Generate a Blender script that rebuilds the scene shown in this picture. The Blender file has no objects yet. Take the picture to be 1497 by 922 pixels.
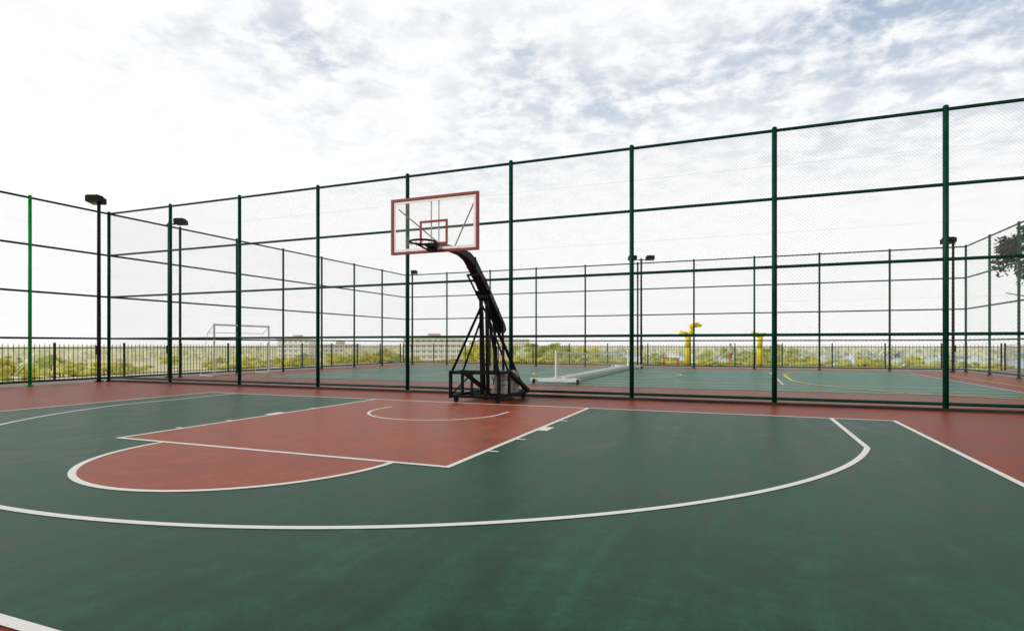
import bpy, math, random
import numpy as np
from mathutils import Vector, Matrix
random.seed(7); rng=np.random.default_rng(7)
scene=bpy.context.scene
COL=scene.collection
scene.view_settings.view_transform='Standard'
scene.view_settings.look='None'
scene.view_settings.exposure=0

# ---------------------------------------------------------------- materials
def newmat(name):
    m=bpy.data.materials.new(name); m.use_nodes=True
    nt=m.node_tree; b=nt.nodes.get('Principled BSDF'); return m,nt,b
def N(nt,t,**kw):
    n=nt.nodes.new(t)
    for k,v in kw.items(): setattr(n,k,v)
    return n
def paint(name,col,rough=.5,var=.25,scale=6,metal=0,spec=.5,bump=0.0,bscale=60):
    m,nt,b=newmat(name)
    tc=N(nt,'ShaderNodeTexCoord'); no=N(nt,'ShaderNodeTexNoise'); no.inputs['Scale'].default_value=scale; no.inputs['Detail'].default_value=5
    nt.links.new(tc.outputs['Object'],no.inputs['Vector'])
    r=N(nt,'ShaderNodeValToRGB'); r.color_ramp.elements[0].position=.3; r.color_ramp.elements[1].position=.7
    r.color_ramp.elements[0].color=[c*(1-var) for c in col]+[1]; r.color_ramp.elements[1].color=[min(1,c*(1+var)) for c in col]+[1]
    nt.links.new(no.outputs['Fac'],r.inputs['Fac']); nt.links.new(r.outputs['Color'],b.inputs['Base Color'])
    b.inputs['Roughness'].default_value=rough; b.inputs['Metallic'].default_value=metal
    b.inputs['Specular IOR Level'].default_value=spec
    if bump:
        n2=N(nt,'ShaderNodeTexNoise'); n2.inputs['Scale'].default_value=bscale; nt.links.new(tc.outputs['Object'],n2.inputs['Vector'])
        bp=N(nt,'ShaderNodeBump'); bp.inputs['Strength'].default_value=bump; bp.inputs['Distance'].default_value=.01
        nt.links.new(n2.outputs['Fac'],bp.inputs['Height']); nt.links.new(bp.outputs['Normal'],b.inputs['Normal'])
    return m
def courtmat(name,col,dark,light,rough=.40,spec=.10,stw=.20,ang=-12):
    """acrylic sports surface: blotches, faint long streaks, scuffs, fine sand grain"""
    m,nt,b=newmat(name); L=nt.links.new
    tc=N(nt,'ShaderNodeTexCoord')
    big=N(nt,'ShaderNodeTexNoise'); big.inputs['Scale'].default_value=1.1; big.inputs['Detail'].default_value=8; big.inputs['Roughness'].default_value=.7; big.inputs['Distortion'].default_value=.3
    L(tc.outputs['Object'],big.inputs['Vector'])
    wn=N(nt,'ShaderNodeTexNoise'); wn.inputs['Scale'].default_value=.25; wn.inputs['Detail'].default_value=1; L(tc.outputs['Object'],wn.inputs['Vector'])
    wa=N(nt,'ShaderNodeVectorMath',operation='MULTIPLY_ADD'); L(wn.outputs['Color'],wa.inputs[0]); wa.inputs[1].default_value=(1.0,1.0,0); L(tc.outputs['Object'],wa.inputs[2])
    mp=N(nt,'ShaderNodeMapping'); mp.inputs['Rotation'].default_value=(0,0,math.radians(ang)); mp.inputs['Scale'].default_value=(2.8,.16,1)
    L(wa.outputs[0],mp.inputs['Vector'])
    st=N(nt,'ShaderNodeTexNoise'); st.inputs['Scale'].default_value=1.9; st.inputs['Detail'].default_value=3; st.inputs['Roughness'].default_value=.5
    L(mp.outputs['Vector'],st.inputs['Vector'])
    sc=N(nt,'ShaderNodeTexNoise'); sc.inputs['Scale'].default_value=4; sc.inputs['Detail'].default_value=11; sc.inputs['Roughness'].default_value=.82; sc.inputs['Distortion'].default_value=.3
    L(tc.outputs['Object'],sc.inputs['Vector'])
    gr=N(nt,'ShaderNodeTexNoise'); gr.inputs['Scale'].default_value=60; gr.inputs['Detail'].default_value=5; gr.inputs['Roughness'].default_value=.85
    L(tc.outputs['Object'],gr.inputs['Vector'])
    def mul(a,k):
        x=N(nt,'ShaderNodeMath',operation='MULTIPLY'); L(a,x.inputs[0]); x.inputs[1].default_value=k; return x.outputs[0]
    def add(a,c):
        x=N(nt,'ShaderNodeMath',operation='ADD'); L(a,x.inputs[0]); L(c,x.inputs[1]); return x.outputs[0]
    s=add(add(mul(big.outputs['Fac'],.22),mul(st.outputs['Fac'],stw)),add(mul(sc.outputs['Fac'],.34),mul(gr.outputs['Fac'],.44-stw)))
    r=N(nt,'ShaderNodeValToRGB'); e=r.color_ramp.elements
    e[0].position=.42; e[0].color=(*dark,1); e[1].position=.58; e[1].color=(*light,1)
    x=e.new(.5); x.color=(*col,1)
    L(s,r.inputs['Fac']); L(r.outputs['Color'],b.inputs['Base Color'])
    rr=N(nt,'ShaderNodeMapRange'); rr.inputs[1].default_value=.42; rr.inputs[2].default_value=.58; rr.inputs[3].default_value=rough-.06; rr.inputs[4].default_value=rough+.10
    L(s,rr.inputs[0]); L(rr.outputs[0],b.inputs['Roughness'])
    b.inputs['Specular IOR Level'].default_value=spec
    bp=N(nt,'ShaderNodeBump'); bp.inputs['Strength'].default_value=.3; bp.inputs['Distance'].default_value=.003
    L(gr.outputs['Fac'],bp.inputs['Height']); L(bp.outputs['Normal'],b.inputs['Normal'])
    return m
def linemat(name,col):
    """worn line paint"""
    m,nt,b=newmat(name); L=nt.links.new
    tc=N(nt,'ShaderNodeTexCoord'); no=N(nt,'ShaderNodeTexNoise'); no.inputs['Scale'].default_value=14; no.inputs['Detail'].default_value=8; no.inputs['Roughness'].default_value=.7
    L(tc.outputs['Object'],no.inputs['Vector'])
    r=N(nt,'ShaderNodeValToRGB'); e=r.color_ramp.elements
    e[0].position=.30; e[0].color=(*[c*.65 for c in col],1); e[1].position=.42; e[1].color=(*col,1)
    L(no.outputs['Fac'],r.inputs['Fac']); L(r.outputs['Color'],b.inputs['Base Color']); b.inputs['Roughness'].default_value=.6
    return m
M={}
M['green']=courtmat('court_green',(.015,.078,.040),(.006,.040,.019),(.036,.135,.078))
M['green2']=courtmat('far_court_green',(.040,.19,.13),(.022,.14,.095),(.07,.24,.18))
M['red']=courtmat('court_red',(.37,.082,.038),(.24,.045,.020),(.50,.15,.085),stw=.08,ang=40)
M['rim_red']=courtmat('runoff_red',(.27,.046,.016),(.15,.021,.007),(.40,.088,.034),stw=.08,ang=80)
M['white']=linemat('white_line_paint',(.98,.98,.95))
M['yellow_line']=linemat('yellow_line_paint',(.90,.75,.04))
M['fence']=paint('dark_green_fence_paint',(.002,.045,.027),.5,.3,5,spec=.12)
M['fence_lit']=paint('painted_light_green_post',(.01,.36,.07),.45,.15,5,spec=.2)  # brighter fence green: light falling on one post painted into its colour
M['wire']=paint('galvanised_wire',(.34,.37,.36),.5,.2,5)
M['black']=paint('black_metal_paint',(.0035,.0035,.0045),.55,.3,8,spec=.12)
M['picket']=paint('picket_black_paint',(.008,.011,.009),.55,.3,8,spec=.15)
M['blue']=paint('dark_blue_padding',(.006,.008,.020),.5,.3,9,spec=.25)
M['boardred']=paint('dark_red_paint',(.24,.005,.010),.45,.2,9)
M['rimcol']=paint('rim_dark_red',(.010,.003,.003),.4,.2,9,spec=.2)
M['whitepaint']=paint('white_metal_paint',(.92,.92,.91),.4,.05,5)
M['tan']=paint('concrete_block',(.45,.42,.39),.9,.3,14,bump=.4)
M['yellow']=paint('yellow_padding',(1.0,.80,.002),.6,.0,5,spec=.2)
M['redpaint']=paint('red_bench_paint',(.7,.08,.05),.5,.15,5)
M['concrete']=paint('concrete',(.34,.32,.29),.9,.25,1.5,bump=.3)
M['kerb']=paint('dark_kerb',(.02,.019,.016),.9,.4,4,bump=.3)
M['wall']=paint('building_wall',(.95,.93,.90),.9,.03,.3)
M['window']=paint('window_glass_dark',(.50,.52,.54),.4,.3,.7)
M['lens']=paint('lamp_lens_dark',(.02,.02,.025),.3,.2,3,spec=.2)
M['roof']=paint('roof_grey',(.7,.64,.6),.9,.15,.4)
M['bark']=paint('bark',(.06,.045,.03),.95,.4,8,bump=.5)
M['rubber']=paint('wheel_rubber',(.012,.012,.012),.8,.2,9)
def leafmat(name,c1,c2,trans=.25):
    m,nt,b=newmat(name); L=nt.links.new
    tc=N(nt,'ShaderNodeTexCoord'); no=N(nt,'ShaderNodeTexNoise'); no.inputs['Scale'].default_value=.9; no.inputs['Detail'].default_value=8
    L(tc.outputs['Object'],no.inputs['Vector'])
    r=N(nt,'ShaderNodeValToRGB'); e=r.color_ramp.elements; e[0].position=.35; e[1].position=.65; e[0].color=(*c1,1); e[1].color=(*c2,1)
    L(no.outputs['Fac'],r.inputs['Fac']); L(r.outputs['Color'],b.inputs['Base Color']); b.inputs['Roughness'].default_value=.7; b.inputs['Specular IOR Level'].default_value=.2
    tr=N(nt,'ShaderNodeBsdfTranslucent'); L(r.outputs['Color'],tr.inputs['Color'])
    mx=N(nt,'ShaderNodeMixShader'); mx.inputs[0].default_value=trans
    out=nt.nodes['Material Output']; L(b.outputs[0],mx.inputs[1]); L(tr.outputs[0],mx.inputs[2]); L(mx.outputs[0],out.inputs['Surface'])
    return m
M['leaf']=leafmat('leaf_yellow_haze_tint',(.62,.62,.12),(.98,.95,.34),.4)  # yellow leaf colours raised to stand in for bright haze
M['leaf2']=leafmat('leaf_green_haze_tint',(.46,.55,.20),(.80,.82,.38),.4)  # green leaf colours paled the same way, haze put into the tint
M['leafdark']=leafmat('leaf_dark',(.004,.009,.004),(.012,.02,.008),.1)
def terrainmat():
    m,nt,b=newmat('grassland'); L=nt.links.new
    tc=N(nt,'ShaderNodeTexCoord'); no=N(nt,'ShaderNodeTexNoise'); no.inputs['Scale'].default_value=.05; no.inputs['Detail'].default_value=10
    L(tc.outputs['Object'],no.inputs['Vector'])
    r=N(nt,'ShaderNodeValToRGB'); e=r.color_ramp.elements; e[0].position=.36; e[1].position=.64; e[0].color=(.76,.72,.30,1); e[1].color=(.97,.92,.68,1)
    L(no.outputs['Fac'],r.inputs['Fac']); L(r.outputs['Color'],b.inputs['Base Color']); b.inputs['Roughness'].default_value=1
    return m
M['terrain']=terrainmat()
M['water']=paint('water',(.25,.42,.52),.15,.1,.01)
def glassmat():
    m,nt,b=newmat('backboard_clear_acrylic'); L=nt.links.new
    tc=N(nt,'ShaderNodeTexCoord'); no=N(nt,'ShaderNodeTexNoise'); no.inputs['Scale'].default_value=3; no.inputs['Detail'].default_value=8
    L(tc.outputs['Object'],no.inputs['Vector'])
    mr=N(nt,'ShaderNodeMapRange'); mr.inputs[1].default_value=.3; mr.inputs[2].default_value=.7; mr.inputs[3].default_value=.02; mr.inputs[4].default_value=.09
    L(no.outputs['Fac'],mr.inputs[0])
    b.inputs['Base Color'].default_value=(.85,.87,.88,1); b.inputs['Roughness'].default_value=.08
    tr=N(nt,'ShaderNodeBsdfTransparent'); mx=N(nt,'ShaderNodeMixShader')
    L(mr.outputs[0],mx.inputs[0]); L(tr.outputs[0],mx.inputs[1]); L(b.outputs[0],mx.inputs[2]); L(mx.outputs[0],nt.nodes['Material Output'].inputs['Surface'])
    return m
M['glass']=glassmat()
M['netcord']=paint('net_cord',(.55,.57,.57),.8,.2,5)

# ---------------------------------------------------------------- mesh helpers
class MB:
    def __init__(s): s.v=[]; s.f=[]; s.m=[]
    def add(s,v,f,m=0):
        o=len(s.v); s.v+= [tuple(x) for x in v]; s.f+=[tuple(i+o for i in q) for q in f]; s.m+=[m]*len(f)
    def box(s,a,b,m=0):
        x0,y0,z0=a; x1,y1,z1=b
        v=[(x0,y0,z0),(x1,y0,z0),(x1,y1,z0),(x0,y1,z0),(x0,y0,z1),(x1,y0,z1),(x1,y1,z1),(x0,y1,z1)]
        s.add(v,[(0,3,2,1),(4,5,6,7),(0,1,5,4),(1,2,6,5),(2,3,7,6),(3,0,4,7)],m)
    def tube(s,a,b,r,n=8,m=0,r2=None,caps=True):
        a=Vector(a); b=Vector(b); d=(b-a).normalized()
        up=Vector((0,0,1)) if abs(d.z)<.95 else Vector((1,0,0))
        u=d.cross(up).normalized(); w=d.cross(u).normalized(); r2=r if r2 is None else r2
        v=[]
        off=math.pi/4 if n==4 else 0
        for p,rr in ((a,r),(b,r2)):
            for i in range(n):
                t=2*math.pi*i/n+off; v.append(p+u*rr*math.cos(t)+w*rr*math.sin(t))
        f=[(i,(i+1)%n,n+(i+1)%n,n+i) for i in range(n)]
        if caps: f+=[tuple(range(n))[::-1],tuple(range(n,2*n))]
        s.add(v,f,m)
    def bar(s,a,b,w,m=0): s.tube(a,b,w*.7071,4,m)
    def path(s,pts,r,n=8,m=0,closed=False):
        k=len(pts)
        for i in range(k if closed else k-1): s.tube(pts[i],pts[(i+1)%k],r,n,m)
    def obj(s,name,mats,parent=None,smooth=False,loc=None,**kw):
        me=bpy.data.meshes.new(name); me.from_pydata(s.v,[],s.f)
        for mm in (mats if isinstance(mats,(list,tuple)) else [mats]): me.materials.append(mm)
        me.polygons.foreach_set('material_index',s.m)
        if smooth: me.polygons.foreach_set('use_smooth',[True]*len(me.polygons))
        me.update(); o=bpy.data.objects.new(name,me); COL.objects.link(o)
        if parent: o.parent=parent
        if loc is not None: o.location=loc
        for k,v in kw.items(): o[k]=v
        return o
def empty(name,loc,label,category,rot=0,**kw):
    o=bpy.data.objects.new(name,None); o.empty_display_size=.3; o.location=loc; o.rotation_euler=(0,0,rot); COL.objects.link(o)
    o['label']=label; o['category']=category
    for k,v in kw.items(): o[k]=v
    return o
def copything(o,loc,rot=None,scale=None):
    c=o.copy(); c.location=loc
    if rot is not None: c.rotation_euler=(0,0,rot)
    if scale is not None: c.scale=(scale,)*3 if isinstance(scale,(int,float)) else scale
    COL.objects.link(c)
    for ch in o.children:
        d=ch.copy(); d.parent=c; COL.objects.link(d)
        for g in ch.children:
            h=g.copy(); h.parent=d; COL.objects.link(h)
    return c

# ---------------------------------------------------------------- terrain + courts
def sst(t): t=max(0,min(1,t)); return t*t*(3-2*t)
def gz(x,y):
    r=math.hypot(max(0,abs(x)-20),max(0,abs(y-3)-24)); z=-.12-8.5*sst(r/90)
    if r>60: z+=1.2*math.sin(x*.013+1)*math.cos(y*.011)
    return z
ax=np.concatenate([-np.geomspace(3500,24,38),np.linspace(-20,20,9),np.geomspace(24,3500,38)])
ay=ax+3
mb=MB()
n=len(ax)
for j in range(n):
    for i in range(n): mb.v.append((ax[i],ay[j],gz(ax[i],ay[j])))
for j in range(n-1):
    for i in range(n-1):
        a=j*n+i; mb.f.append((a,a+1,a+n+1,a+n)); mb.m.append(0)
mb.obj('ground',M['terrain'],smooth=True,kind='structure')
w=MB(); w.add([(-60,260,-7.2),(420,200,-7.2),(520,520,-7.2),(-120,560,-7.2)],[(0,1,2,3)]); w.obj('water',M['water'],kind='structure')
p=MB(); p.box((-17.3,-24,-.6),(17.3,24.2,-.006)); p.obj('pavement',M['concrete'],kind='structure')
def sheet(name,x0,y0,x1,y1,z,mat):
    s=MB(); s.add([(x0,y0,z),(x1,y0,z),(x1,y1,z),(x0,y1,z)],[(0,1,2,3)]); return s.obj(name,mat,kind='structure')
YB=-9.425
sheet('court_runoff',-14.75,-23.5,14.75,20.75,0,M['rim_red'])
sheet('court_surface',-7.5,YB,7.5,0,.003,M['green'])
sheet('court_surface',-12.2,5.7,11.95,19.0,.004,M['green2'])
KW=2.45; RX=1.70; CX=.10; RY=1.80
s=MB(); 
s.add([(-KW,-5.8,.005),(KW,-5.8,.005),(KW,0,.005),(-KW,0,.005)],[(0,1,2,3)])
pts=[(CX+RX*math.cos(t),-5.8+RY*math.sin(t),.005) for t in np.linspace(math.pi,2*math.pi,49)]
s.add(pts,[tuple(range(len(pts)))])
s.obj('court_key',M['red'],kind='structure')
Z=.007
def line(s,a,b,w=.06,z=None):
    z=Z if z is None else z
    a=Vector(a); b=Vector(b); d=(b-a).normalized(); nrm=Vector((-d.y,d.x))*w/2
    s.add([(*(a-nrm),z),(*(b-nrm),z),(*(b+nrm),z),(*(a+nrm),z)],[(0,1,2,3)])
def arc(s,c,r,t0,t1,w=.06,z=None,n=96,ry=None):
    z=Z if z is None else z
    ry=r if ry is None else ry
    ts=np.linspace(t0,t1,n+1); v=[];f=[]
    for t in ts:
        v.append((c[0]+(r-w/2)*math.cos(t),c[1]+(ry-w/2)*math.sin(t),z)); v.append((c[0]+(r+w/2)*math.cos(t),c[1]+(ry+w/2)*math.sin(t),z))
    for i in range(n): f.append((2*i,2*i+1,2*i+3,2*i+2))
    s.add(v,f)
s=MB(); W=.065
line(s,(-7.5-W/2,-W/2),(7.5+W/2,-W/2),W)
line(s,(7.5,-W),(7.5,YB+W),W); line(s,(-7.5,-W),(-7.5,YB+W),W)
line(s,(-7.5-W/2,YB+W/2),(7.5+W/2,YB+W/2),W)
R=6.75; HY=-1.575; jy=HY-math.sqrt(R*R-6.6*6.6)
line(s,(6.6,-W),(6.6,jy),W); line(s,(-6.6,-W),(-6.6,jy),W)
th=math.asin((jy-HY)/R)
arc(s,(0,HY),R,math.pi-th,2*math.pi+th,W)
line(s,(KW,-W),(KW,-5.8+W/2),W); line(s,(-KW,-W),(-KW,-5.8+W/2),W)
line(s,(-KW-W/2,-5.8),(KW+W/2,-5.8),W,.0078)
arc(s,(CX,-5.8-W/2),RX,math.pi,2*math.pi,W,ry=RY)
arc(s,(0,HY),1.25,math.pi,2*math.pi,.05)
line(s,(1.25,HY+.002),(1.25,HY+.38),.05); line(s,(-1.25,HY+.002),(-1.25,HY+.38),.05)
for sx in (1,-1):
    x0=KW+W/2
    line(s,(sx*x0,-2.0),(sx*(x0+.12),-2.0),.05)
    line(s,(sx*x0,-2.95),(sx*(x0+.14),-2.95),.36)
    line(s,(sx*x0,-3.95),(sx*(x0+.12),-3.95),.05)
    line(s,(sx*x0,-4.85),(sx*(x0+.12),-4.85),.05)
s.obj('court_marking',M['white'],kind='structure')
s=MB(); cy=12.6; w=.055; Z=.012
for sx in (-1,1):
    line(s,(sx*11.885,cy-5.5),(sx*11.885,cy+5.5),w); line(s,(sx*6.4,cy-4.08),(sx*6.4,cy+4.08),w)
for oy in (-5.485,5.485,-4.115,4.115): line(s,(-11.85,cy+oy),(11.85,cy+oy),w)
line(s,(-6.37,cy),(6.37,cy),w)
s.obj('court_marking',M['white'],kind='structure')
s=MB(); zz=.0165
for sx in (-1,1):
    gx=sx*12.8; line(s,(gx,6.0),(gx,19.2),.06,zz)
    if sx>0:
        arc(s,(gx,cy+1.5),6,math.pi/2,math.pi,.10,zz,48); arc(s,(gx,cy-1.5),6,math.pi,1.5*math.pi,.10,zz,48)
    else:
        arc(s,(gx,cy+1.5),6,0,math.pi/2,.07,zz,48); arc(s,(gx,cy-1.5),6,-math.pi/2,0,.07,zz,48)
    line(s,(gx-sx*6,cy-1.5),(gx-sx*6,cy+1.5),.10,zz)
line(s,(-12.77,6.0),(12.77,6.0),.06,zz); line(s,(-12.77,19.2),(12.77,19.2),.06,zz)
arc(s,(0,cy),3,0,2*math.pi,.08,zz,96)
s.obj('court_marking',M['yellow_line'],kind='structure')

# ---------------------------------------------------------------- tall chain-link fences (every wire is real geometry)
FH=5.66; X0=-14.6; BAY=2.92; FY=2.05; FARY=20.6
def chainlink(c,length,z0,z1,pitch,r,y):
    H=z1-z0
    for sgn in (1,-1):
        k=-H
        while k<length:
            a=max(0,k); b=min(length,k+H)
            if b-a>.02:
                nseg=max(1,int(round((b-a)/1.4)))
                for i in range(nseg):
                    xa=a+(b-a)*i/nseg; xb=a+(b-a)*(i+1)/nseg
                    za=(xa-k); zb=(xb-k)
                    if sgn<0: za=H-za; zb=H-zb
                    yy=y+sgn*r*.9
                    c.tube((xa,yy,z0+za),(xb,yy,z0+zb),r,3,0,caps=False)
            k+=pitch
def fence(label,origin,rot,length,posts,r=.050,pitch=.072,wr=.0012,bright=None):
    e=empty('chain_link_fence',origin,label,'fence',rot,group='tall green court fences')
    pm=MB(); pm.tube((0,0,0),(0,0,FH+.03),r,12); pm.tube((0,0,FH+.03),(0,0,FH+.05),r,12,r2=r*.6); pm.tube((0,0,0),(0,0,.03),r*1.9,12)
    first=None
    for x in posts:
        if first is None: first=pm.obj('post',M['fence'],e,False,(x,0,0)); first.data.polygons.foreach_set('use_smooth',[len(q.vertices)==4 for q in first.data.polygons])
        else:
            o=first.copy(); o.location=(x,0,0); o.parent=e; COL.objects.link(o)
            if bright is not None and abs(x-bright)<.01:
                o.data=o.data.copy(); o.data.materials.clear(); o.data.materials.append(M['fence_lit']); o['label']='green post with light painted into its colour'
    rm=MB(); rm.tube((0,0,0),(length,0,0),.032,10)
    fr=None
    for i,f in enumerate((.022,.2535,.5,.747,.995)):
        if fr is None: fr=rm.obj('rail',M['fence'],e,False,(0,0,f*FH))
        else:
            o=fr.copy(); o.location=(0,0,f*FH); o.parent=e; COL.objects.link(o)
    c=MB(); chainlink(c,length,.12,FH-.03,pitch,wr,.045)
    for f in (.375,.625,.87): c.tube((0,.045,f*FH),(length,.045,f*FH),.0015,4,0)
    c.obj('wire_mesh',M['wire'],e)
    return e
fence('tall dark green fence between the two courts',(X0,FY,0),0,BAY*10,[BAY*i for i in range(11)])
SB=(FARY-FY)/7
fence('dark green side fence running along both courts',(X0,FY-3*SB,0),math.pi/2,SB*10,[0,SB,SB*2+.33]+[SB*i for i in (4,5,6,7,8,9)],.046,.11,.0014,bright=SB*2+.33)
fence('dark green fence at the far end of the court',(X0,FARY,0),0,BAY*10,[BAY*i for i in range(11)],.046,.14,.0014)
fence('dark green side fence beside the leafy tree',(X0+10*BAY,FY,0),math.pi/2,SB*7,[SB*i for i in range(1,7)],.046,.14,.0014)
k=MB(); k.box((X0,FY-.09,0.0005),(X0+10*BAY,FY+.09,.045)); o=k.obj('kerb',M['kerb'],kind='structure')

# ---------------------------------------------------------------- low picket fence round the terrace
def picket(label,origin,rot,nb):
    e=empty('picket_fence',origin,label,'fence',rot,group='low black picket fences')
    b=2.4
    pm=MB(); pm.box((-.03,-.03,-.01),(.03,.03,1.3)); 
    q=MB(); q.box((0.03,-.012,.1),(b-.03,.012,.13)); q.box((.03,-.012,1.1),(b-.03,.012,1.13))
    for i in range(1,16):
        x=i*b/16; q.bar((x,0,.02),(x,0,1.25),.014)
    p0=pm.obj('post',M['picket'],e); q0=q.obj('picket_panel',M['picket'],e)
    for i in range(1,nb+1):
        o=p0.copy(); o.location=(i*b,0,0); o.parent=e; COL.objects.link(o)
        if i<nb: o=q0.copy(); o.location=(i*b,0,0); o.parent=e; COL.objects.link(o)
picket('low black picket fence along the terrace edge',(-16.7,-8,0),math.pi/2,13)
picket('low black picket fence behind the far court',(-16.7,23.6,0),0,14)
picket('low black picket fence beside the leafy tree',(16.9,23.2,0),-math.pi/2,9)

# ---------------------------------------------------------------- floodlights
def floodlight(loc,h,heads,label,rot=0,arm=.30,hs=1.0):
    e=empty('floodlight_pole',loc,label,'floodlight',rot,group='floodlight poles around the courts')
    p=MB(); p.tube((0,0,0),(0,0,h),.062,12,r2=.05); p.tube((0,0,0),(0,0,.03),.14,12); p.tube((0,0,h),(0,0,h+.05),.03,8)
    for d in heads: p.bar((-d*.1,0,h-.06),(d*arm,0,h-.02),.045)
    p.box((-.06,-.09,.9),(.06,-.06,1.2))
    p.obj('pole',M['black'],e)
    for d in heads:
        hd=MB()
        v=[(-.24,-.2,.0),(.24,-.2,.0),(.24,.2,-.05),(-.24,.2,-.05),(-.24,-.2,.21),(.24,-.2,.21),(.24,.2,.15),(-.24,.2,.15)]
        hd.add(v,[(0,3,2,1),(4,5,6,7),(0,1,5,4),(1,2,6,5),(2,3,7,6),(3,0,4,7)],0)
        for t in range(5): hd.box((-.18+.08*t,-.18,.16),(-.165+.08*t,.16,.24),0)
        hd.add([(-.2,-.16,-.002),(.2,-.16,-.002),(.2,.16,-.052),(-.2,.16,-.052)],[(0,3,2,1)],1)
        o=hd.obj('lamp_head',[M['black'],M['lens']],e,False,(d*arm,0,h-.02)); o.scale=(hs,hs,hs)
    return e
floodlight((-14.72,1.80,0),6.0,[-1],'black floodlight pole beside the fence corner',.37,.10,.95)
floodlight((-14.8,4.40,0),5.80,[1],'black floodlight pole with sideways lamp head',.37,.44,.8)
floodlight((-14.3,20.85,0),5.8,[1],'black floodlight pole at the far fence corner',.37,.12,.8)
floodlight((0.15,20.85,0),5.9,[-1,1],'black floodlight pole with two lamp heads',.37,.48,.9)
floodlight((14.2,20.85,0),5.9,[-1],'black floodlight pole by the far court fence',.37,.22)

# ---------------------------------------------------------------- basketball stand
B=empty('basketball_stand',(0,0.1,0),'black wheeled basketball stand with clear backboard','basketball hoop')
fr=MB(); t=.058; x1=.56; L_=1.62; ym=.44; F_=-.12
for z in (.14,.64):
    fr.bar((-x1,F_,z),(x1,F_,z),t)
for sx in (-1,1):
    fr.bar((sx*x1,F_+.034,.14),(sx*x1,L_,.14),t); fr.bar((sx*x1,F_+.034,.64),(sx*x1,ym,.64),t)
    fr.bar((sx*x1,F_,.10),(sx*x1,F_,.68),t); fr.bar((sx*x1,ym,.17),(sx*x1,ym,.61),t*.9)
    fr.bar((sx*x1,ym+.02,.64),(sx*x1,L_,.17),t*1.3)
fr.bar((-.06,F_,.17),(-.06,F_,.61),.04)
fr.bar((-x1,L_,.14),(x1,L_,.14),t); fr.bar((-x1,ym,.64),(x1,ym,.64),t); fr.bar((-x1,.78,.14),(x1,.78,.14),t)
fr.bar((-x1,F_+.02,.16),(-.08,F_+.02,.62),.028)
fr.box((-.45,.55,.11),(.54,1.55,.15))
fr.obj('base_frame',M['black'],B)
c0=MB()
for i in range(5):
    z=.155+i*.100; j=.03*((i*7)%3-1)
    c0.box((.10+j,.62,z),(.49+j*.5,.88,z+.090)) 
    c0.box((.14-j,.93,z),(.50,1.18,z+.090))
c0.obj('counterweight',M['tan'],B)
wh=MB(); wh.tube((-.03,0,.065),(.03,0,.065),.065,16,0); wh.tube((-.035,0,.065),(.035,0,.065),.03,10,1); wh.bar((0,0,.08),(0,0,.17),.03,1)
w0=wh.obj('wheel',[M['rubber'],M['black']],B,False,(-x1+.08,F_+.10,0))
for p_ in ((x1-.08,F_+.10,0),(-x1+.08,L_-.1,0),(x1-.08,L_-.1,0)):
    o=w0.copy(); o.location=p_; o.parent=B; COL.objects.link(o)
mm=MB()
for sx in (-1,1): mm.bar((sx*.07,.42,.15),(sx*.07,.36,2.30),.065)
for z in (.8,1.4,2.0): mm.bar((-.05,.40,z),(.05,.40,z),.04)
mm.tube((-.17,.33,2.36),(.17,.33,2.36),.05,12); mm.box((-.12,.27,2.24),(.12,.41,2.31))
mm.obj('mast',M['black'],B)
st=MB()
for sx in (-1,1):
    st.bar((sx*.53,F_+.02,.68),(sx*.07,.36,2.05),.045)
    st.bar((sx*.50,1.50,.20),(sx*.08,.46,1.95),.05)
    st.bar((sx*.54,ym,.66),(sx*.07,.42,1.85),.035)
st.obj('support_strut',M['black'],B)
rs=MB()
for sx in (-1,1): rs.bar((sx*.12,1.2,.15),(sx*.09,1.20,1.78),.045)
rs.tube((0,1.0,.15),(0,.98,1.2),.05,10); rs.tube((0,.98,1.2),(0,.85,2.02),.028,10)
rs.obj('lifting_cylinder',M['black'],B)
OX=-.09
def ox(y): return OX*max(0,min(1,(.3-y)/1.5))
prof=[(1.38,1.54,.15),(1.31,1.64,.19),(.95,1.95,.19),(.60,2.25,.20),(.25,2.55,.20),(-.03,2.79,.20),(-.20,2.94,.20),(-.40,3.05,.17),(-.68,3.10,.13),(-1.05,3.11,.11),(-1.58,3.09,.10)]
am=MB(); v=[];f=[]
for i,(y,z,h) in enumerate(prof):
    a=prof[max(0,i-1)]; b_=prof[min(len(prof)-1,i+1)]
    d=Vector((0,b_[0]-a[0],b_[1]-a[1])).normalized(); nn=Vector((0,-d.z,d.y)); 
    wd=.095 if i<7 else (.085 if i==7 else .07)
    c=Vector((ox(y),y,z)); ch=.85
    for (sx,sn) in ((-1,-ch),(-ch,-1),(ch,-1),(1,-ch),(1,ch),(ch,1),(-ch,1),(-1,ch)):
        v.append(c+Vector((sx*wd,0,0))+nn*(sn*h/2))
for i in range(len(prof)-1):
    for k_ in range(8): f.append((i*8+k_,i*8+(k_+1)%8,(i+1)*8+(k_+1)%8,(i+1)*8+k_))
f.append(tuple(range(8))); f.append(tuple(range(len(v)-8,len(v)))[::-1])
am.add(v,f); 
for i in (2,4,6): 
    y,z,h=prof[i]; am.box((-.102+ox(y),y-.02,z-.115),(.102+ox(y),y+.02,z+.115),1)
am.obj('arm',[M['blue'],M['black']],B)
rod=MB()
for sx in (-1,1): rod.tube((sx*.135,1.10,1.68),(sx*.135+ox(-.1),-.12,2.70),.02,8)
rod.bar((-.15+ox(-.1),-.12,2.70),(.15+ox(-.1),-.12,2.70),.04)
rod.obj('parallel_rod',M['black'],B)
BY=-1.68; DZ=.04
bd=MB(); bd.box((-.86,BY,2.95),(.86,BY+.012,3.90)); board=bd.obj('backboard',M['glass'],B,False,(OX,0,DZ))
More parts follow.
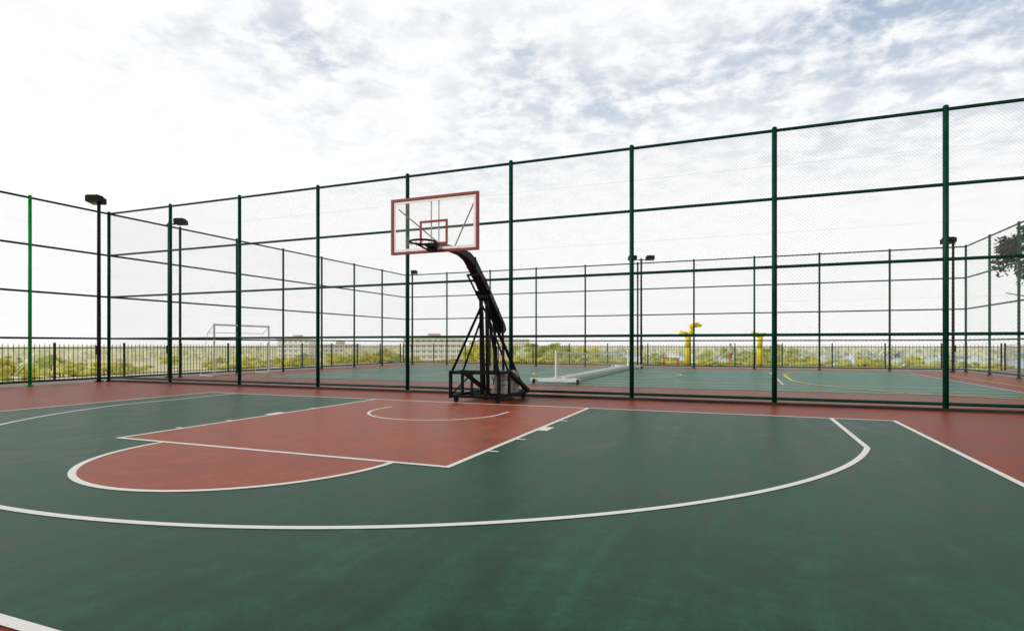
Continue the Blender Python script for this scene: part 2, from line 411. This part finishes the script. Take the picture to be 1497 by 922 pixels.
fm=MB(); hw=.915; z0=2.90; z1=3.95; ft=.045
def frame(m,xa,za,xb,zb,t,y0,y1):
    m.box((xa,y0,za),(xb,y1,za+t)); m.box((xa,y0,zb-t),(xb,y1,zb)); m.box((xa,y0,za+t),(xa+t,y1,zb-t)); m.box((xb-t,y0,za+t),(xb,y1,zb-t))
frame(fm,-hw,z0,hw,z1,ft,BY-.025,BY+.035); fm.obj('frame',M['boardred'],board)
fi=MB(); frame(fi,-hw+.052,z0+.052,hw-.052,z1-.052,.045,BY-.008,BY-.003); fi.obj('border_stripe',M['whitepaint'],board)
tg=MB(); frame(tg,-.295,3.04,.295,3.50,.045,BY-.012,BY-.004); tg.obj('target_square',M['boardred'],board)
br=MB()
for sx in (-1,1):
    br.bar((sx*.08,BY+.05,2.93),(sx*.08,BY+.05,3.92),.016)
    br.bar((sx*.80,BY+.06,3.78),(sx*.10,BY+.62,3.08),.020)
br.box((-.12,BY+.035,2.98),(.12,BY+.065,3.10))
br.obj('brace',paint('brace_grey',(.34,.35,.37),.5,.1,5),board)
rm=MB(); rc=(0,BY-.40,3.05); pts=[(rc[0]+.235*math.cos(t),rc[1]+.235*math.sin(t),3.05) for t in np.linspace(0,2*math.pi,41)[:-1]]
rm.path(pts,.019,8,closed=True)
rm.box((-.09,BY-.17,3.01),(.09,BY-.033,3.05)); rm.box((-.10,BY-.08,2.94),(.10,BY-.033,3.09))
for sx in (-1,1): rm.tube((sx*.085,BY-.05,2.96),(sx*.19,BY-.28,3.04),.016,6); 
for t_ in range(12):
    a=2*math.pi*t_/12; rm.tube((rc[0]+.23*math.cos(a),rc[1]+.23*math.sin(a),3.04),(rc[0]+.22*math.cos(a),rc[1]+.22*math.sin(a),3.0),.006,5)
rm.obj('rim',M['rimcol'],B,False,(OX,0,.02))

# ---------------------------------------------------------------- portable tennis net
T=empty('tennis_net',(-.2,12.6,0),'white framed portable tennis net on wheels','tennis net')
ya=-6.2; yb=6.2
fm=MB()
for y in (ya,yb):
    fm.tube((0,y,.05),(0,y,1.05),.045,10); s_=1 if y>0 else -1
    fm.bar((-.85,y,.12),(.75,y,.12),.11); fm.bar((-.68,y-s_*.05,.12),(-.05,y-1.3*s_,.12),.07); fm.bar((.68,y-s_*.05,.12),(.05,y-1.3*s_,.12),.07)
fm.bar((.22,ya+.05,.15),(.22,yb-.05,.15),.11); fm.bar((-.22,ya+.05,.13),(-.22,yb-.05,.13),.08)
for i in range(1,6): y=ya+i*(yb-ya)/6; fm.bar((-.18,y,.13),(.18,y,.13),.05)
fm.obj('frame',M['whitepaint'],T)
wm=MB(); wm.tube((-.03,0,.08),(.03,0,.08),.08,14)
w0=None
for y in (ya,yb):
    for x in (-.72,.72):
        if w0 is None: w0=wm.obj('wheel',M['rubber'],T,False,(x,y-.10,0))
        else:
            o=w0.copy(); o.location=(x,y-.10,0); o.parent=T; COL.objects.link(o)
nm=MB(); nt_=MB(); vt=[];K=24
top=lambda y: .90+.13*(y/6.2)**2
for i in range(K+1):
    y=ya+(yb-ya)*i/K; zt=top(y); vt+=[(0.006,y,zt-.045),(.006,y,zt)]
ff=[(2*i,2*i+2,2*i+3,2*i+1) for i in range(K)]
for i in range(int(12.4/.10)):
    y=ya+.02+i*.10; nm.tube((0,y,.20),(0,y,top(y)-.04),.0016,3,caps=False)
for j in range(7):
    z=.20+j*.10; nm.tube((0,ya,z),(0,yb,z),.0016,3,caps=False)
nm.obj('net',M['netcord'],T); nt_.add(vt,ff); nt_.obj('net_band',M['whitepaint'],T)

# ---------------------------------------------------------------- futsal goal
def goal(loc,label,rot=0):
    g=empty('football_goal',loc,label,'goal',rot)
    m=MB(); r=.036; H=2.0; wd=2.75; dp=.75
    m.tube((0,0,0),(0,0,H),r,10); m.tube((0,wd,0),(0,wd,H),r,10); m.tube((0,-r,H),(0,wd+r,H),r,10)
    m.obj('goal_mouth',M['whitepaint'],g)
    m=MB(); r=.012
    for y in (0,wd):
        m.tube((0,y,H-.02),(-dp*.45,y,H-.3),r,8); m.tube((-dp*.45,y,H-.3),(-dp,y,.03),r,8); m.tube((0,y,.03),(-dp,y,.03),r,8)
    m.tube((-dp,0,.03),(-dp,wd,.03),r,8); m.tube((-dp*.45,0,H-.3),(-dp*.45,wd,H-.3),r,8)
    m.obj('back_stay',M['whitepaint'],g)
goal((-13.65,5.4,0),'white metal football goal in front of the fence')

# ---------------------------------------------------------------- yellow posts, red bench
def ypost(loc,h,label,rot,double):
    e=empty('play_post',loc,label,'post',rot,group='yellow play posts beyond the court')
    k=1.25 if double else 1.05
    m=MB(); m.tube((0,0,-.05),(0,0,h*.55),.16*k,14,r2=.14*k); m.tube((0,0,h*.55),(.03,0,h-.12),.14*k,14,r2=.13*k); m.obj('column',M['yellow'],e,True)
    m=MB(); m.tube((-.46,0,h+.06),(-.02,0,h-.12),.09*k,12,r2=.14*k); m.tube((-.02,0,h-.12),(.32,0,h-.04),.14*k,12,r2=.09*k)
    if double: m.tube((.1,0,h-.1),(.30,0,h+.40),.10,10); m.tube((.12,0,h+.38),(.55,0,h+.50),.14,12,r2=.14); m.tube((.55,0,h+.50),(.80,0,h+.44),.14,12,r2=.07)
    m.obj('crosspiece',M['yellow'],e,True)
ypost((2.3,24.4,0),1.9,'yellow column with two slanted crosspieces',.37,True)
ypost((6.2,24.4,0),1.85,'yellow column with a short crosspiece',.37,False)
b=empty('bench',(1.35,24.3,0),'low red bench beyond the far fence','bench',0)
m=MB()
for i in range(3): m.box((-.5,-.16+.12*i,.40),(.5,-.06+.12*i,.44))
m.obj('seat',M['redpaint'],b)
lm=MB(); lm.box((-.03,-.15,0),(.03,.15,.40)); l0=lm.obj('leg',M['redpaint'],b,False,(-.4,0,0)); o=l0.copy(); o.location=(.4,0,0); o.parent=b; COL.objects.link(o)

# ---------------------------------------------------------------- vegetation
def leafcloud(nclump,nleaf,rad,size,centers=None,seed=0,flat=.8):
    g=np.random.default_rng(seed); V=[];F=[]
    if centers is None:
        centers=[]
        while len(centers)<nclump:
            q=g.uniform(-1,1,3)
            if .25<np.linalg.norm(q)<1: centers.append(q*np.array([rad[0],rad[1],rad[2]]))
    for c in centers:
        cr=g.uniform(.22,.42)*min(rad)*1.1
        for _ in range(nleaf):
            d=g.normal(size=3); d/=np.linalg.norm(d); pnt=np.array(c)+d*cr*g.uniform(.35,1.08)*np.array([1,1,flat])
            a=g.normal(size=3); a/=np.linalg.norm(a); b=np.cross(a,g.normal(size=3)); b/=np.linalg.norm(b)
            s=size*g.uniform(.6,1.4); k=len(V)
            V+= [tuple(pnt-a*s),tuple(pnt+b*s*.5),tuple(pnt+a*s),tuple(pnt-b*s*.5)]; F.append((k,k+1,k+2,k+3))
    return V,F
def tree(loc,h,rad,label,mat,seed,nclump=26,nleaf=110,size=.22,cat='tree',grp=None,trunk_r=.18):
    e=empty('tree',loc,label,cat)
    if grp: e['group']=grp
    g=random.Random(seed); t=MB(); ch=h-rad[2]
    t.tube((0,0,-.3),(0.1,0.05,ch*.55),trunk_r,10,r2=trunk_r*.7); t.tube((.1,.05,ch*.55),(0,0,ch),trunk_r*.7,8,r2=trunk_r*.4)
    for i in range(9):
        a=i*2.4+g.random(); z=ch*(.55+.05*i); rr=rad[0]*g.uniform(.5,.9)
        t.tube((.05,.03,z),(rr*math.cos(a),rr*math.sin(a),min(h-.2,z+rad[2]*g.uniform(.3,.8))),trunk_r*.35,6,r2=.02)
    t.obj('trunk',M['bark'],e)
    V,F=leafcloud(nclump,nleaf,rad,size,seed=seed)
    c=MB(); c.add(V,F); c.obj('crown',mat,e,False,(0,0,ch+rad[2]*.1))
    return e
def fromcam(px,d):
    c,s=math.cos(.378),math.sin(.378); a=(px-748.5)*d/840.5
    return 5.19+a*c-d*s, -10.94+a*s+d*c
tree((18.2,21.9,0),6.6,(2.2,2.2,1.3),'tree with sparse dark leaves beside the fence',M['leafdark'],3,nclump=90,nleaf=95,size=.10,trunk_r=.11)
x1_,y1_=fromcam(700,100); x2_,y2_=fromcam(820,130)
templ=[tree((x1_,y1_,gz(x1_,y1_)),7.4,(3.2,3.2,2.2),'rounded sunlit yellow-green tree below the terrace',M['leaf'],11,grp='trees below the terrace'),
       tree((x2_,y2_,gz(x2_,y2_)),8.2,(4,4,2.4),'broad green tree below the terrace',M['leaf2'],12,grp='trees below the terrace')]
sh=empty('shrub',(-20.5,2,gz(-20.5,2)),'yellow-green shrub behind the picket fence','shrub',group='shrubs behind the picket fence')
V,F=leafcloud(22,90,(1.0,1.0,.55),.07,seed=5); c=MB(); c.add(V,F); c.obj('foliage',M['leaf'],sh,False,(0,0,.35))
stm=MB()
for i in range(6):
    a=i*1.05; stm.tube((0,0,-.1),(.6*math.cos(a),.6*math.sin(a),.6),.03,5,r2=.01)
stm.obj('stem',M['bark'],sh)
R_=random.Random(4)
for i in range(46):
    if i<26: y=-9+i*1.45+R_.uniform(-.5,.5); x=-20.0-R_.uniform(0,7)
    else: x=-18+(i-26)*1.9+R_.uniform(-.6,.6); y=28.5+R_.uniform(0,7)
    copything(sh,(x,y,gz(x,y)-.1),R_.uniform(0,6),(R_.uniform(.8,1.4),R_.uniform(.8,1.4),R_.uniform(.4,.75)))
for i in range(60):
    px=-200+i*31+R_.uniform(-14,14); d=R_.uniform(85,220); x,y=fromcam(px,d)
    s=R_.uniform(.55,.88)
    if 740<px<880: s=1.2; d=170; x,y=fromcam(px,d)
    copything(templ[i%2],(x,y,gz(x,y)),R_.uniform(0,6),(s*1.4,s*1.4,s))
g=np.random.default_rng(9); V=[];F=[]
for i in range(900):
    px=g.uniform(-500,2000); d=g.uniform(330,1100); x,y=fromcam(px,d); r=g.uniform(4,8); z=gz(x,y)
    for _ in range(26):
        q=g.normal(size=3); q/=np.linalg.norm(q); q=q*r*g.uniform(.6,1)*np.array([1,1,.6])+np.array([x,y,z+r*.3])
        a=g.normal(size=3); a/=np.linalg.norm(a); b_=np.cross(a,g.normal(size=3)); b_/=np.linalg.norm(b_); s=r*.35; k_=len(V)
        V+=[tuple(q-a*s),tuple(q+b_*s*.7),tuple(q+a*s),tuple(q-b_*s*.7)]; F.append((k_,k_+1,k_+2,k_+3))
c=MB(); c.add(V,F); fw=c.obj('woodland',leafmat('far_leaf_haze_tint',(.80,.82,.60),(.95,.95,.80),.4)); fw['kind']='stuff'; fw['label']='haze-tinted distant woodland across the plain'; fw['category']='woodland'  # distance haze painted into the pale leaf colours

# ---------------------------------------------------------------- buildings
def building(px,d,w_,dp,floors,label,yaw=0.378,fh=3.1,base=None):
    x,y=fromcam(px,d); z=gz(x,y)-.2 if base is None else base
    e=empty('apartment_building',(x,y,z),label,'building',yaw,group='distant white apartment buildings')
    H=floors*fh
    m=MB(); m.box((-w_/2,0,0),(w_/2,dp,H))
    for f_ in range(floors+1): m.box((-w_/2-.3,-.7,f_*fh-.02),(w_/2+.3,-.002,f_*fh+.9 if f_<floors else f_*fh+.3))
    m.obj('wall',M['wall'],e)
    nw=int(w_/3.4); wm=MB(); 
    for f_ in range(floors):
        for i in range(nw):
            xx=-w_/2+(i+.5)*w_/nw; wm.box((xx-1.0,-.06,f_*fh+1.1),(xx+1.0,-.004,f_*fh+2.5))
    o=wm.obj('window',M['window'],e); o['kind']='stuff'
    m=MB(); m.box((-w_/2-.5,-1,H+.32),(w_/2+.5,dp+.5,H+.6)); m.box((-w_*.1,dp*.3,H+.6),(w_*.1,dp*.7,H+3)); m.obj('roof',M['roof'],e)
building(632,330,34,14,4,'long white four-storey apartment building with dark windows')
building(428,370,22,12,4,'white four-storey apartment building among trees',.2)
building(495,450,30,14,3,'low white building among trees',.5)
building(735,560,50,16,5,'pale five-storey apartment building above trees',.3)

# ---------------------------------------------------------------- person far beyond
px_,py_=fromcam(1068,44)
pe=empty('person',(px_,py_,gz(px_,py_)),'person in white shirt and reddish trousers walking','person',.9)
sk={'pel':(0,0,.92,.13,.10),'waist':(0,0,1.05,.12,.09),'chest':(0,.01,1.30,.15,.10),'neck':(0,.02,1.48,.05,.05),'head':(0,.03,1.60,.085,.10),'top':(0,.03,1.70,.07,.08),
 'hl':(.09,0,.86,.09,.09),'kl':(.10,.14,.48,.06,.06),'al':(.10,.20,.08,.04,.04),'tl':(.10,.33,.04,.035,.03),
 'hr':(-.09,0,.86,.09,.09),'kr':(-.10,-.02,.46,.06,.06),'ar':(-.10,-.26,.10,.04,.04),'tr':(-.10,-.16,.03,.035,.03),
 'sl':(.18,0,1.40,.06,.06),'el':(.24,-.08,1.12,.045,.045),'wl':(.24,.04,.88,.03,.03),'fl':(.24,.07,.79,.03,.02),
 'sr':(-.18,0,1.40,.06,.06),'er':(-.24,.02,1.12,.045,.045),'wr':(-.24,.16,.92,.03,.03),'fr':(-.24,.20,.84,.03,.02)}
names=list(sk); ed=[('pel','waist'),('waist','chest'),('chest','neck'),('neck','head'),('head','top'),('pel','hl'),('hl','kl'),('kl','al'),('al','tl'),('pel','hr'),('hr','kr'),('kr','ar'),('ar','tr'),('chest','sl'),('sl','el'),('el','wl'),('wl','fl'),('chest','sr'),('sr','er'),('er','wr'),('wr','fr')]
me=bpy.data.meshes.new('body'); me.from_pydata([sk[n_][:3] for n_ in names],[(names.index(a),names.index(b_)) for a,b_ in ed],[])
bo=bpy.data.objects.new('body',me); COL.objects.link(bo); bo.parent=pe
md=bo.modifiers.new('Skin','SKIN')
try:
    if not me.skin_vertices:
        bpy.context.view_layer.objects.active=bo; bpy.ops.mesh.customdata_skin_add()
    for i,n_ in enumerate(names): me.skin_vertices[0].data[i].radius=sk[n_][3:]
    me.skin_vertices[0].data[0].use_root=True
except Exception as ex: print('skin',ex)
sb=bo.modifiers.new('Sub','SUBSURF'); sb.levels=1; sb.render_levels=1
m_,nt,b_=newmat('clothed_body'); tc=N(nt,'ShaderNodeTexCoord'); sp=N(nt,'ShaderNodeSeparateXYZ'); nt.links.new(tc.outputs['Object'],sp.inputs[0])
r=N(nt,'ShaderNodeValToRGB'); r.color_ramp.interpolation='CONSTANT'; mr=N(nt,'ShaderNodeMath',operation='DIVIDE'); mr.inputs[1].default_value=1.8; nt.links.new(sp.outputs['Z'],mr.inputs[0]); nt.links.new(mr.outputs[0],r.inputs['Fac'])
e=r.color_ramp.elements; e[0].position=0; e[0].color=(.03,.03,.03,1); e[1].position=.05; e[1].color=(.35,.08,.08,1)
x_=e.new(.53); x_.color=(.75,.73,.7,1); x_=e.new(.82); x_.color=(.35,.2,.14,1); x_=e.new(.92); x_.color=(.02,.015,.01,1)
nt.links.new(r.outputs['Color'],b_.inputs['Base Color']); me.materials.append(m_)

# ---------------------------------------------------------------- sky, sun, camera
SE=math.radians(28); SAZ=math.radians(128)   # azimuth measured from +Y toward -X
sd=Vector((-math.sin(SAZ)*math.cos(SE),math.cos(SAZ)*math.cos(SE),math.sin(SE)))
wd=bpy.data.worlds.new('World'); scene.world=wd; wd.use_nodes=True; nt=wd.node_tree; L=nt.links.new
bg=nt.nodes['Background']; bg.inputs['Strength'].default_value=.1
sky=N(nt,'ShaderNodeTexSky'); sky.sky_type='NISHITA'; sky.sun_disc=False; sky.sun_elevation=SE; sky.sun_rotation=-SAZ
tc=N(nt,'ShaderNodeTexCoord'); sp=N(nt,'ShaderNodeSeparateXYZ'); L(tc.outputs['Generated'],sp.inputs[0])
def ma(op,a,c=None,cl=False):
    x=N(nt,'ShaderNodeMath',operation=op); x.use_clamp=cl
    for i,v_ in enumerate((a,c)):
        if v_ is None: continue
        if isinstance(v_,(int,float)): x.inputs[i].default_value=v_
        else: L(v_,x.inputs[i])
    return x.outputs[0]
zc=ma('ADD',ma('MAXIMUM',sp.outputs['Z'],0),.12)
cx=ma('DIVIDE',sp.outputs['X'],zc); cy_=ma('DIVIDE',sp.outputs['Y'],zc)
cv=N(nt,'ShaderNodeCombineXYZ'); L(cx,cv.inputs[0]); L(cy_,cv.inputs[1])
def noise(scale,detail,rough,dist=0,off=(0,0,0)):
    mp=N(nt,'ShaderNodeMapping'); mp.inputs['Location'].default_value=off; L(cv.outputs[0],mp.inputs['Vector'])
    n_=N(nt,'ShaderNodeTexNoise'); n_.inputs['Scale'].default_value=scale; n_.inputs['Detail'].default_value=detail; n_.inputs['Roughness'].default_value=rough; n_.inputs['Distortion'].default_value=dist
    L(mp.outputs[0],n_.inputs['Vector']); return n_.outputs['Fac']
big=noise(.8,3,.5,.3,(3.1,1.7,0)); puff=noise(9.0,8,.60,.15,(0,5,0)); wisp=noise(2.0,6,.6,.4,(7,2,0))
bias=ma('ADD',ma('MULTIPLY',cx,.93*.20),ma('MULTIPLY',cy_,.37*.20))
op=ma('ADD',ma('ADD',ma('MULTIPLY',big,.9),bias),ma('MULTIPLY',wisp,.6))
op=ma('MULTIPLY',ma('SUBTRACT',op,.61),2.8,True)
cl=ma('MULTIPLY',ma('SUBTRACT',puff,.42),5.0,True)
hz=ma('MULTIPLY',ma('SUBTRACT',sp.outputs['Z'],.22),4.5,True)
gap=ma('MULTIPLY',ma('MULTIPLY',op,ma('SUBTRACT',1,ma('MULTIPLY',cl,.85)),True),ma('MULTIPLY',hz,.85),True)
mot=ma('MULTIPLY',ma('SUBTRACT',.55,puff),4.5,True)
hz2=ma('MULTIPLY',ma('SUBTRACT',sp.outputs['Z'],.10),3.5,True)
shade=N(nt,'ShaderNodeMix',data_type='RGBA'); shade.inputs['A'].default_value=(10.4,10.4,10.4,1); shade.inputs['B'].default_value=(8.1,8.3,8.6,1)
L(ma('MULTIPLY',ma('MULTIPLY',mot,hz2),ma('ADD',ma('MULTIPLY',op,.5),.38),True),shade.inputs['Factor'])
blue=N(nt,'ShaderNodeMix',data_type='RGBA'); blue.inputs['Factor'].default_value=.75; L(sky.outputs[0],blue.inputs['A']); blue.inputs['B'].default_value=(3.9,5.1,6.9,1)
mx=N(nt,'ShaderNodeMix',data_type='RGBA'); L(gap,mx.inputs['Factor']); L(shade.outputs['Result'],mx.inputs['A']); L(blue.outputs['Result'],mx.inputs['B'])
# sky overhead and behind, out of view, dimmed to lower the ground light
fwd=ma('ADD',ma('MULTIPLY',sp.outputs['X'],-.37),ma('MULTIPLY',sp.outputs['Y'],.93))
bk=ma('MULTIPLY',ma('ADD',fwd,.1),2.2,True)
br_=ma('ADD',ma('MULTIPLY',bk,.40),.60)
zen=ma('MULTIPLY',ma('SUBTRACT',sp.outputs['Z'],.54),4.0,True)
br_=ma('MULTIPLY',br_,ma('SUBTRACT',1,ma('MULTIPLY',zen,.80)))
dk=N(nt,'ShaderNodeMix',data_type='RGBA',blend_type='MULTIPLY'); dk.inputs['Factor'].default_value=1; L(mx.outputs['Result'],dk.inputs['A'])
cc=N(nt,'ShaderNodeCombineXYZ'); [L(br_,cc.inputs[i]) for i in range(3)]; L(cc.outputs[0],dk.inputs['B'])
L(dk.outputs['Result'],bg.inputs['Color'])
sl=bpy.data.lights.new('sun','SUN'); sl.energy=2.4; sl.angle=math.radians(12); sl.color=(1,.93,.80)
so=bpy.data.objects.new('sun',sl); COL.objects.link(so); so.rotation_euler=sd.to_track_quat('Z','Y').to_euler()
cam=bpy.data.cameras.new('camera'); co=bpy.data.objects.new('camera',cam); COL.objects.link(co)
co.location=(5.1925,-10.9438,1.2384); co.rotation_euler=(math.pi/2,0,.3784)
cam.sensor_width=36; cam.lens=36*840.47/1497; cam.shift_y=42.3/1497; cam.clip_end=8000; cam.clip_start=.05
scene.camera=co
